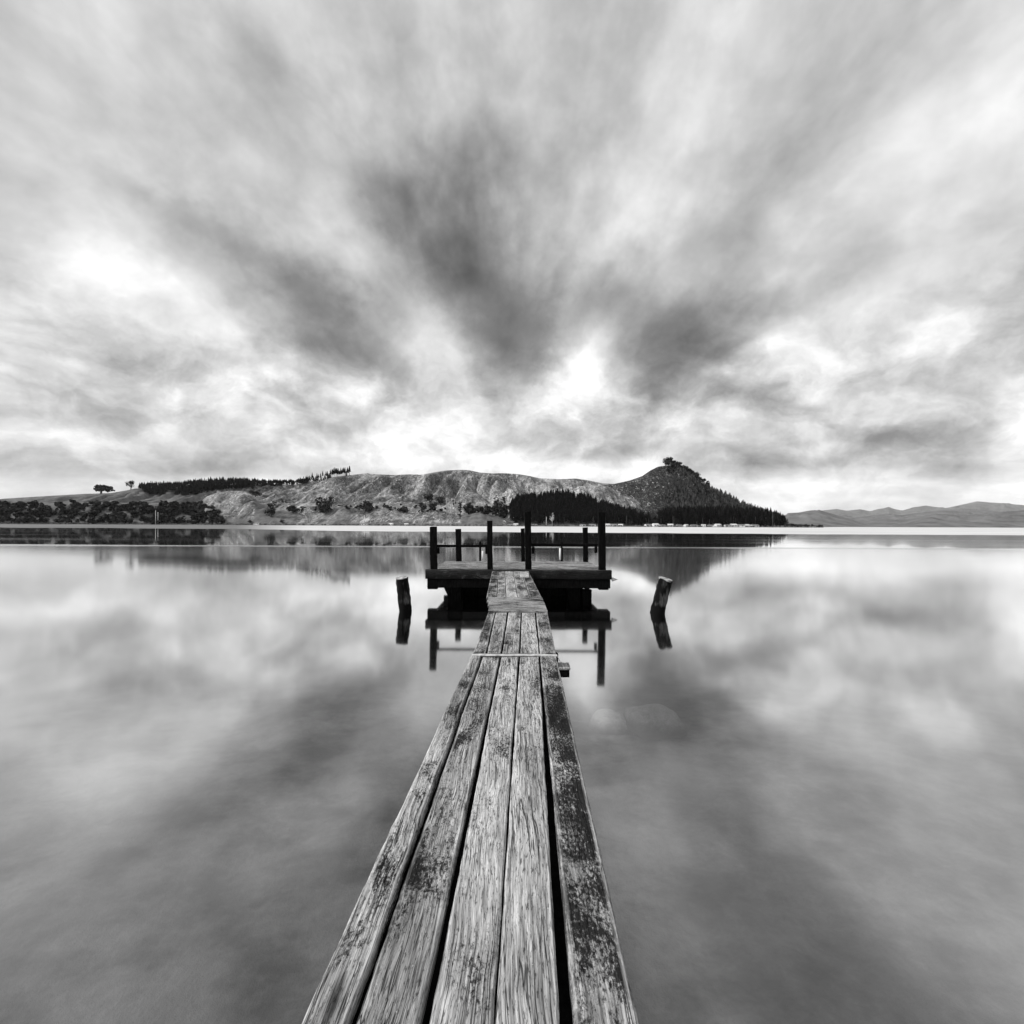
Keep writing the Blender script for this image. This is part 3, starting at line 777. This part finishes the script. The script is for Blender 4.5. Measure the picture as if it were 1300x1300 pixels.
# ------------------------------------------------------------------ houses, poles on the far shore
def make_house(wd, dp, wh, rh, roofm, label, group):
    t_ = thing('house', label, 'house', group=group)
    bm = bmesh.new()
    a, b = wd/2, dp/2
    vs = [bm.verts.new(p) for p in ((-a,-b,-1),(a,-b,-1),(a,b,-1),(-a,b,-1),(-a,-b,wh),(a,-b,wh),(a,b,wh),(-a,b,wh),(-a,0,wh+rh*.93),(a,0,wh+rh*.93))]
    for f in ((0,1,5,4),(2,3,7,6),(1,2,6,9,5),(3,0,4,8,7)): bm.faces.new([vs[i] for i in f])
    wl = obj('wall', bm, M['wall'], t_)
    bm = bmesh.new(); e = .35
    P_ = [(-a-e,-b-e,wh-.15),(a+e,-b-e,wh-.15),(a+e,0,wh+rh),(-a-e,0,wh+rh),(a+e,b+e,wh-.15),(-a-e,b+e,wh-.15)]
    up = [bm.verts.new(p) for p in P_]; dn = [bm.verts.new((p[0], p[1], p[2]-.12)) for p in P_]
    for q_ in ((0,1,2,3),(3,2,4,5)):
        bm.faces.new([up[i] for i in q_]); bm.faces.new([dn[i] for i in reversed(q_)])
    for i, j in ((0,1),(1,2),(2,4),(4,5),(5,3),(3,0)): bm.faces.new((up[i], dn[i], dn[j], up[j]))
    obj('roof', bm, roofm, t_)
    for xx in (-.25, .25):
        bm = bmesh.new(); bmesh.ops.create_cube(bm, size=1, matrix=Matrix.Translation((xx*wd, -b-.02, wh*.55)) @ Matrix.Diagonal((wd*.2, .06, wh*.4, 1)))
        obj('window', bm, M['tar'], t_)
    return t_
H1 = [make_house(8, 6, 2.6, 1.7, M['roof'], 'small white house in the shore row below the black pines', 'white houses below the pines'),
      make_house(11, 6, 2.4, 1.5, M['roofd'], 'small white house in the shore row below the black pines', 'white houses below the pines')]
used = set()
for i, px in enumerate((771,779,788,823,832,841,851,862,871,881,893,902,911,924,931,940,948,958)):
    kx = i % 2
    t_ = H1[kx] if kx not in used else copy_tree(H1[kx]); used.add(kx)
    Y = 806+RNG.uniform(0, 5)
    t_.location = ((px-CX)/F*Y, Y, terr(px, Y)-.1); t_.rotation_euler.z = RNG.uniform(-.5, .5); s_ = RNG.uniform(1.0, 1.45); t_.scale = (s_, s_, s_)
    t_['label'] = 'small white house in the shore row below the black pines'
for px, lab in ((327,'lone white house on the shore under the grassy knoll'),(414,'white house at the foot of the left shore knoll'),(482,'white shed left of the low dark tree on the shore'),
                (497,'pale house on the shore below the shore knolls'),(516,'small white bach below the middle knoll'),(648,'white house just left of the tall right railing posts'),(655,'white house hidden partly by the right railing posts'),
                (679,'low pale house left of the cabbage tree'),(740,'pale house seen between the right railing posts'),(752,'pale house close to the right end post'),(463,'white holiday hut beneath the squat dark tree')):
    t_ = copy_tree(H1[RNG.randint(0, 1)]); Y = 806+RNG.uniform(0, 4)
    if 'group' in t_: del t_['group']
    t_.location = ((px-CX)/F*Y, Y, terr(px, Y)-.1); t_.rotation_euler.z = RNG.uniform(-.5, .5); s_ = RNG.uniform(.8, 1.2); t_.scale = (s_, s_, s_)
    t_['label'] = lab
for px, pyt, pyb, lab, mt in ((197.5,648,665,'left of the two white poles before the dark bush','white'),(200.5,650,665,'right of the two white poles before the dark bush','white'),
        (693.5,656,666,'short pale pole left of the cabbage tree','white'),(795.5,655,667,'grey pole at the right end of the pine wood','bark'),(981,651,672,'thin grey navigation pole at the edge of the sand flat','bark'),
        (462.5,654,664,'white chimney like post on the shore below the squat tree','white')):
    Y = 804 if px != 981 else 640
    h_ = (pyb-pyt)/F*Y
    z_ = at(px, pyb, Y).z
    o_ = tube('pole', [(0, 0, -1.5), (0, 0, h_*.6), (0, 0, h_)], [.5, .4, .32] if mt == 'white' else [.34, .3, .25], M[mt], None, 8)
    o_.location = ((px-CX)/F*Y, Y, z_); tag(o_, lab, 'pole')

# ------------------------------------------------------------------ jetty walkway
ZD = .87
wk = thing('jetty_walkway', 'narrow weathered plank walkway running out over the shallow water', 'jetty', (-.08, 1.0, 0))
def corner(px, py, z=ZD): return on_z(px, py, z)
def planks(xs_near, xs_far, ynear, yfar, mats, ext=0.0, z=ZD, zs=None, thick=.06):
    """xs are (left, right) pixel pairs of each plank at the near and far picture row"""
    for i, ((a, b), (c, d)) in enumerate(zip(xs_near, xs_far)):
        zz_ = z+(zs[i] if zs else 0)
        p0, p1, p2, p3 = corner(a, ynear, zz_), corner(b, ynear, zz_), corner(c, yfar, zz_), corner(d, yfar, zz_)
        A, B = (p0+p1)/2, (p2+p3)/2
        w0, w1 = (p1-p0).x, (p3-p2).x
        if ext:
            L = (B-A).length; A2 = A+(A-B).normalized()*ext; w0 = w0+(w0-w1)*ext/L*.3; A = A2
        timber('plank', A, B, w0, thick, M[mats[i]], wk, seg=.035, jit=.004, bev=.007, wid2=w1)
XA_n = [(514.5,546.5),(551.5,595.5),(602,646),(649.5,692.5),(701.5,746.5)]
XA_f = [(598,610.6),(613.6,634.6),(637,658),(660.3,684),(686,706)]
planks(XA_n, XA_f, 1009, 832, ['plank_mid','plank_mid','plank','plank','plank_mossy'], ext=3.6, zs=[.012,-.004,0,.002,.010])
XB_n = [(600.5,616.5),(618.3,635.6),(637.8,658.8),(660.6,684.2),(686,706)]
XB_f = [(620.5,628.8),(630.2,644),(645.8,661.2),(662.8,678.6),(680.6,694.6)]
planks(XB_n, XB_f, 829.5, 775.5, ['plank_mossy','plank_mid','plank','plank','plank_mossy'], zs=[.004,0,.003,-.002,.005])
XD_n = [(617.5,630.4),(631.2,642.2),(643,656.8),(657.6,672),(673,687.6)]
XD_f = [(624.8,632.4),(633,640.6),(641.3,651.2),(651.8,661.2),(661.8,671)]
planks(XD_n, XD_f, 758, 725.3, ['plank_mossy','plank_mid','plank','plank_mid','plank_mossy'], z=ZD+.004)
# cross boards lying over the joint
for k_ in range(3):
    f0, f1 = k_/3, (k_+.985)/3
    y0 = 775.2+(757.6-775.2)*f0; y1 = 775.2+(757.6-775.2)*f1
    l0 = 619.7+(617.3-619.7)*f0; r0 = 695+(687.8-695)*f0
    z_ = ZD+.03
    a, b, c = corner(l0, y0, z_), corner(r0, y0, z_), corner(l0, y1, z_)
    dep = c.y-a.y; ym = (a.y+c.y)/2
    timber('cross_board', (a.x, ym, z_), (b.x, ym, z_), dep, .035, M['cross'], wk, seg=.03, jit=.003)
# thin metal strap over the near joint
a, b = corner(599, 830.6, ZD+.02), corner(707, 831.2, ZD+.02)
timber('strap', a, b, .045, .012, M['strap'], wk, seg=.03, jit=.003, bev=.003)
# pale new board end at the platform
a, b = corner(666, 732.3, ZD+.03), corner(665.6, 725.6, ZD+.03)
timber('repair_board', a, b, .235, .03, M['pale'], wk, seg=.05, jit=.003)
# stringers, crossbeams, piles
for x2, x4, x6 in ((-.397, -.308, -.256), (-.202, -.115, -.0625), (-.008, .079, .15), (.185, .288, .375)):
    sl = (x4-x2)/2.19
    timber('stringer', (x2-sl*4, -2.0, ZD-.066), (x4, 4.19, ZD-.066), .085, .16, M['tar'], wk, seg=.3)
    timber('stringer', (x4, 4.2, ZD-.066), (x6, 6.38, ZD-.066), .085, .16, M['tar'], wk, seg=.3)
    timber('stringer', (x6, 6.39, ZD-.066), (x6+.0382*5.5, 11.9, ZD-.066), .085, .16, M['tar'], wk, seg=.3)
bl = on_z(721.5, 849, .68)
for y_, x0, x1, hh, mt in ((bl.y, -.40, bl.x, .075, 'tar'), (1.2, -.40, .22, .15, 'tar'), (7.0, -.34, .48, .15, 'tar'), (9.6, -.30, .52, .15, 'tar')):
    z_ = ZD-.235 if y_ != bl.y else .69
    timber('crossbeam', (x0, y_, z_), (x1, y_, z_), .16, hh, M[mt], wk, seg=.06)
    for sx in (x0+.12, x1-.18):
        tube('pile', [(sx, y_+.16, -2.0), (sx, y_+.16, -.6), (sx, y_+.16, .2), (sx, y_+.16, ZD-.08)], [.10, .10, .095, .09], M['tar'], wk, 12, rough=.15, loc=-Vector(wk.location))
timber('crossbeam_cap', (bl.x-.20, bl.y-.005, .725), (bl.x+.01, bl.y-.005, .725), .17, .03, M['pale'], wk, seg=.05)
wa, wb = corner(706.5, 831, ZD+.02), Vector((bl.x-.05, bl.y, .74))
tube('wire', [wa, (wa+wb)/2+Vector((0, 0, -.03)), wb], .0035, M['strap'], wk, 5, loc=-Vector(wk.location))

# ------------------------------------------------------------------ platform at the end
YP, YB = 12.0, 14.95
pf = thing('jetty_platform', 'dark timber landing platform with railing posts at the end of the walkway', 'jetty platform', (-.05, YP, 0))
XL, XR = at(541, 725, YP).x, at(775.5, 725, YP).x
nb = 19
for k_ in range(nb):
    y0 = YP+.09+(YB-YP-.09)*k_/nb; dp = (YB-YP-.09)/nb-.014
    xl = XL+.10+RNG.uniform(-.02, .02); xr = XR-.12+RNG.uniform(-.02, .02)
    timber('deck_board', (xl, y0+dp/2, ZD+RNG.uniform(-.004, .004)), (xr, y0+dp/2, ZD+RNG.uniform(-.004, .004)), dp, .045, M['deck'], pf, seg=.12, jit=.004)
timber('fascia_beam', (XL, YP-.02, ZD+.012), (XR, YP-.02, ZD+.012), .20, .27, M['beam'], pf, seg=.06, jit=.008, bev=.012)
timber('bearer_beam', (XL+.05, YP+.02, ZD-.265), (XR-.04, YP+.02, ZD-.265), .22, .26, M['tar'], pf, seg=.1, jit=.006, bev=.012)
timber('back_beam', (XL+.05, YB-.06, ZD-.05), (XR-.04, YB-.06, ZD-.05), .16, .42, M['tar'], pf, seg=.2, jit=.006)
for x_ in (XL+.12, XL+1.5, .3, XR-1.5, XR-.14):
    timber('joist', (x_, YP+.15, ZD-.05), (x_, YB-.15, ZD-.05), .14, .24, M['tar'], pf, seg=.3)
for px in (549.5, 766):
    x_ = at(px, 740, YP).x
    timber('foot_block', (x_-.14, YP+.02, ZD-.52), (x_+.14, YP+.02, ZD-.52), .2, .05, M['tar'], pf)
def post(pxt, pxb, wpx, pyt, Y, depth_=.17, mat='tar'):
    top = at(pxt, pyt, Y); bot = at(pxb, 722, Y)
    wd = wpx/F*Y
    d_ = (top-Vector((bot.x, Y, ZD-.45)))
    timber('post', (bot.x, Y-depth_/2, ZD-.45), (top.x, Y-depth_/2, top.z), wd, depth_, M[mat], pf, up=Vector((0, -1, 0)), seg=.08, jit=.007, bev=.012)
post(550.2, 551.2, 8.2, 668.6, YP+.12); post(621.7, 622.5, 6.6, 661.2, YP+.12)
post(669.9, 671.3, 7.9, 650.0, YP+.12); post(763.4, 764.8, 8.4, 650.5, YP+.12)
post(581.7, 583.0, 6.8, 671.4, YB-.1, .15); post(663.4, 664.6, 4.6, 671.0, YB-.1, .15); post(742.9, 743.6, 6.0, 669.5, YB-.1, .15)
def rail(pa, pb, px0, px1, pyc):
    a, b = at(px0, pyc, YP+.02), at(px1, pyc, YP+.02)
    a.y = b.y = YP+.12+.09
    timber('rail', a, b, .07, .075, M['tar'], pf, seg=.05, jit=.007, bev=.012)
rail(0, 0, 553.5, 620.5, 692.0); rail(0, 0, 673, 761, 690.8)
for px, py0, py1 in ((556, 695, 703), (617.6, 695, 703.5), (677, 694, 703), (757, 694, 702)):
    a, b = at(px, py0, YP+.2), at(px, py1, YP+.2)
    timber('bracket', b, a, .075, .10, M['tar'], pf, up=Vector((0, -1, 0)), bev=.01)
for pxd, pxw, y0, y1, w0, w1 in ((609.5, 612.8, 687.5, 713.3, 699.5, 710.5), (713.3, 711.0, 688.5, 711.5, 696, 710.8)):
    Yk = YB+.05
    a, b = at(pxd, y1+6, Yk), at(pxd, y0, Yk)
    timber('stake', a, b, .075, .07, M['tar'], pf, up=Vector((0, -1, 0)), seg=.1)
    a, b = at(pxw, w1, Yk-.12), at(pxw, w0, Yk-.12)
    tube('white_pipe', [a, (a+b)/2, b], .034, M['white'], pf, 10, loc=-Vector(pf.location))
# piles, and black boards added to stand for the shade under the deck
def under(px, py, Y): return at(px, py, Y)
for px0, px1, mt in ((568.5, 587, 'tar'), (720, 737, 'tar'), (738.5, 751, 'tar')):
    a, b = at(px0, 747, YP+.28), at(px1, 747, YP+.28)
    xm, wd = (a.x+b.x)/2, b.x-a.x
    timber('pile', (xm, YP+.2, -1.6), (xm, YP+.2, ZD-.50 if px0 < 738 else ZD-.62), wd, wd*.8, M[mt], pf, up=Vector((0, -1, 0)), seg=.08, jit=.012, bev=.05)
for x_ in (XL+.62, -.65, .5, XR-.9):
    for y_ in (13.3, 14.6):
        tube('pile', [(x_, y_, -2.2), (x_, y_, -.5), (x_, y_, ZD-.06)], [.13, .13, .12], M['tar'], pf, 12, rough=.12, loc=-Vector(pf.location))
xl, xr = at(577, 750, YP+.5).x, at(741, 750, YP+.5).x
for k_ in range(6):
    timber('shade_board', (xl+RNG.uniform(-.03, .03), YP+.55+.012*(k_%2), .60-.18*k_), (xr+RNG.uniform(-.03, .03), YP+.55+.012*(k_%2), .60-.18*k_), .05, .20, M['tar'], pf, seg=.2, jit=.006)
for x0_, x1_ in ((XL+.45, -1.75), (XR-.5, 1.85)):
    timber('brace', (x0_, YP+.75, ZD-.50), (x1_, YP+.75, -.35), .12, .10, M['tar'], pf, seg=.15, jit=.008)
# little iron lug at the right end of the beam
bm = bmesh.new(); a = at(776.2, 732.5, YP); b = at(784, 735.5, YP); c = at(777, 738, YP)
vv = [bm.verts.new((p.x+.0, p.y+dy, p.z)) for dy in (-.05, .04) for p in (a, b, c)]
bm.faces.new(vv[:3]); bm.faces.new(vv[5:2:-1])
for i in range(3): bm.faces.new((vv[i], vv[i+3], vv[(i+1) % 3+3], vv[(i+1) % 3]))
obj('iron_lug', bm, M['strap'], pf, -Vector(pf.location))

# ------------------------------------------------------------------ mooring piles
def mooring(pxt, pyt, pxw, pyw, dpx, label, tip):
    g = on_z(pxw, pyw, 0); Y = g.y
    top = at(pxt, pyt, Y)
    rad = dpx/F*Y/2
    t_ = thing('mooring_pile', label, 'mooring pile', (g.x, g.y, 0))
    d = (top-g); n = 22
    pts = [(-1.6/d.z*d.x, 0, -1.6)]+[(d.x*f/n, 0, d.z*f/n) for f in range(0, n+1)]
    o_ = tube('shaft', pts, [rad*1.02]*2+[rad*(1.02-.0025*i) for i in range(n)], M['pile'], t_, 28, rough=.10)
    for v_ in o_.data.vertices[-28:]: v_.co.z += v_.co.y*tip
    # sawn, slightly sloping end
    V, Fc = [], []; rng = random.Random(int(pxt)); 
    dn = d.normalized(); sx = Vector((dn.z, 0, -dn.x)); sy = Vector((0, 1, 0))
    ctr = d+dn*.004
    N = 28; rings = 4
    V.append(ctr+dn*(.012))
    for k_ in range(1, rings+1):
        for j in range(N):
            a = 2*math.pi*j/N; q_ = rad*.955*k_/rings*(1+.03*noise.noise(Vector((math.cos(a), math.sin(a), pxt))))
            p = ctr+sx*math.cos(a)*q_+sy*math.sin(a)*q_
            p = p+dn*(.008+.006*noise.noise(p*14)); p.z += p.y*tip
            V.append(p)
    for j in range(N): Fc.append((0, 1+j, 1+(j+1) % N))
    for k_ in range(rings-1):
        for j in range(N):
            a = 1+k_*N+j; b = 1+k_*N+(j+1) % N; Fc.append((a, a+N, b+N, b))
    base = len(V)
    for j in range(N):
        a = 2*math.pi*j/N; p = d+sx*math.cos(a)*rad*.955+sy*math.sin(a)*rad*.955-dn*.03; p.z += p.y*tip; V.append(p)
    for j in range(N):
        a = 1+(rings-1)*N+j; b = 1+(rings-1)*N+(j+1) % N; Fc.append((a, base+j, base+(j+1) % N, b))
    obj('sawn_end', mesh_from('sawn_end', V, Fc), M['piletop'], t_)
    return t_
mooring(510.2, 733.6, 514.8, 775.2, 15.6, 'short thick mooring pile leaning left, left of the platform', .17)
mooring(845.0, 735.0, 834.4, 778.6, 17.2, 'mooring pile with pale sawn top leaning right, right of the platform', .12)

# ------------------------------------------------------------------ rocks in the shallows
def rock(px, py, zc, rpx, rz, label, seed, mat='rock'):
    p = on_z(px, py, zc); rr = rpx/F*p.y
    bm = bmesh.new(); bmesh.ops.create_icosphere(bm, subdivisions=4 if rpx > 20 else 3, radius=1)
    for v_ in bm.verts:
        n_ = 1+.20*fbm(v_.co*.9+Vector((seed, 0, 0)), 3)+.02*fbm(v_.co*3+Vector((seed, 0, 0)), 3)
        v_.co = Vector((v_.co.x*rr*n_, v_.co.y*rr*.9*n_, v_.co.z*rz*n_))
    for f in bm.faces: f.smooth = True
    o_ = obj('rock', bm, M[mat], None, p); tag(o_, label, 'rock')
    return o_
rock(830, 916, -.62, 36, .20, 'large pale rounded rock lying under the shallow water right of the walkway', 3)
rock(774, 918, -.70, 26, .15, 'smaller rock with flanks darkened as silt and shade, under water between the walkway and the large pale rock', 9)
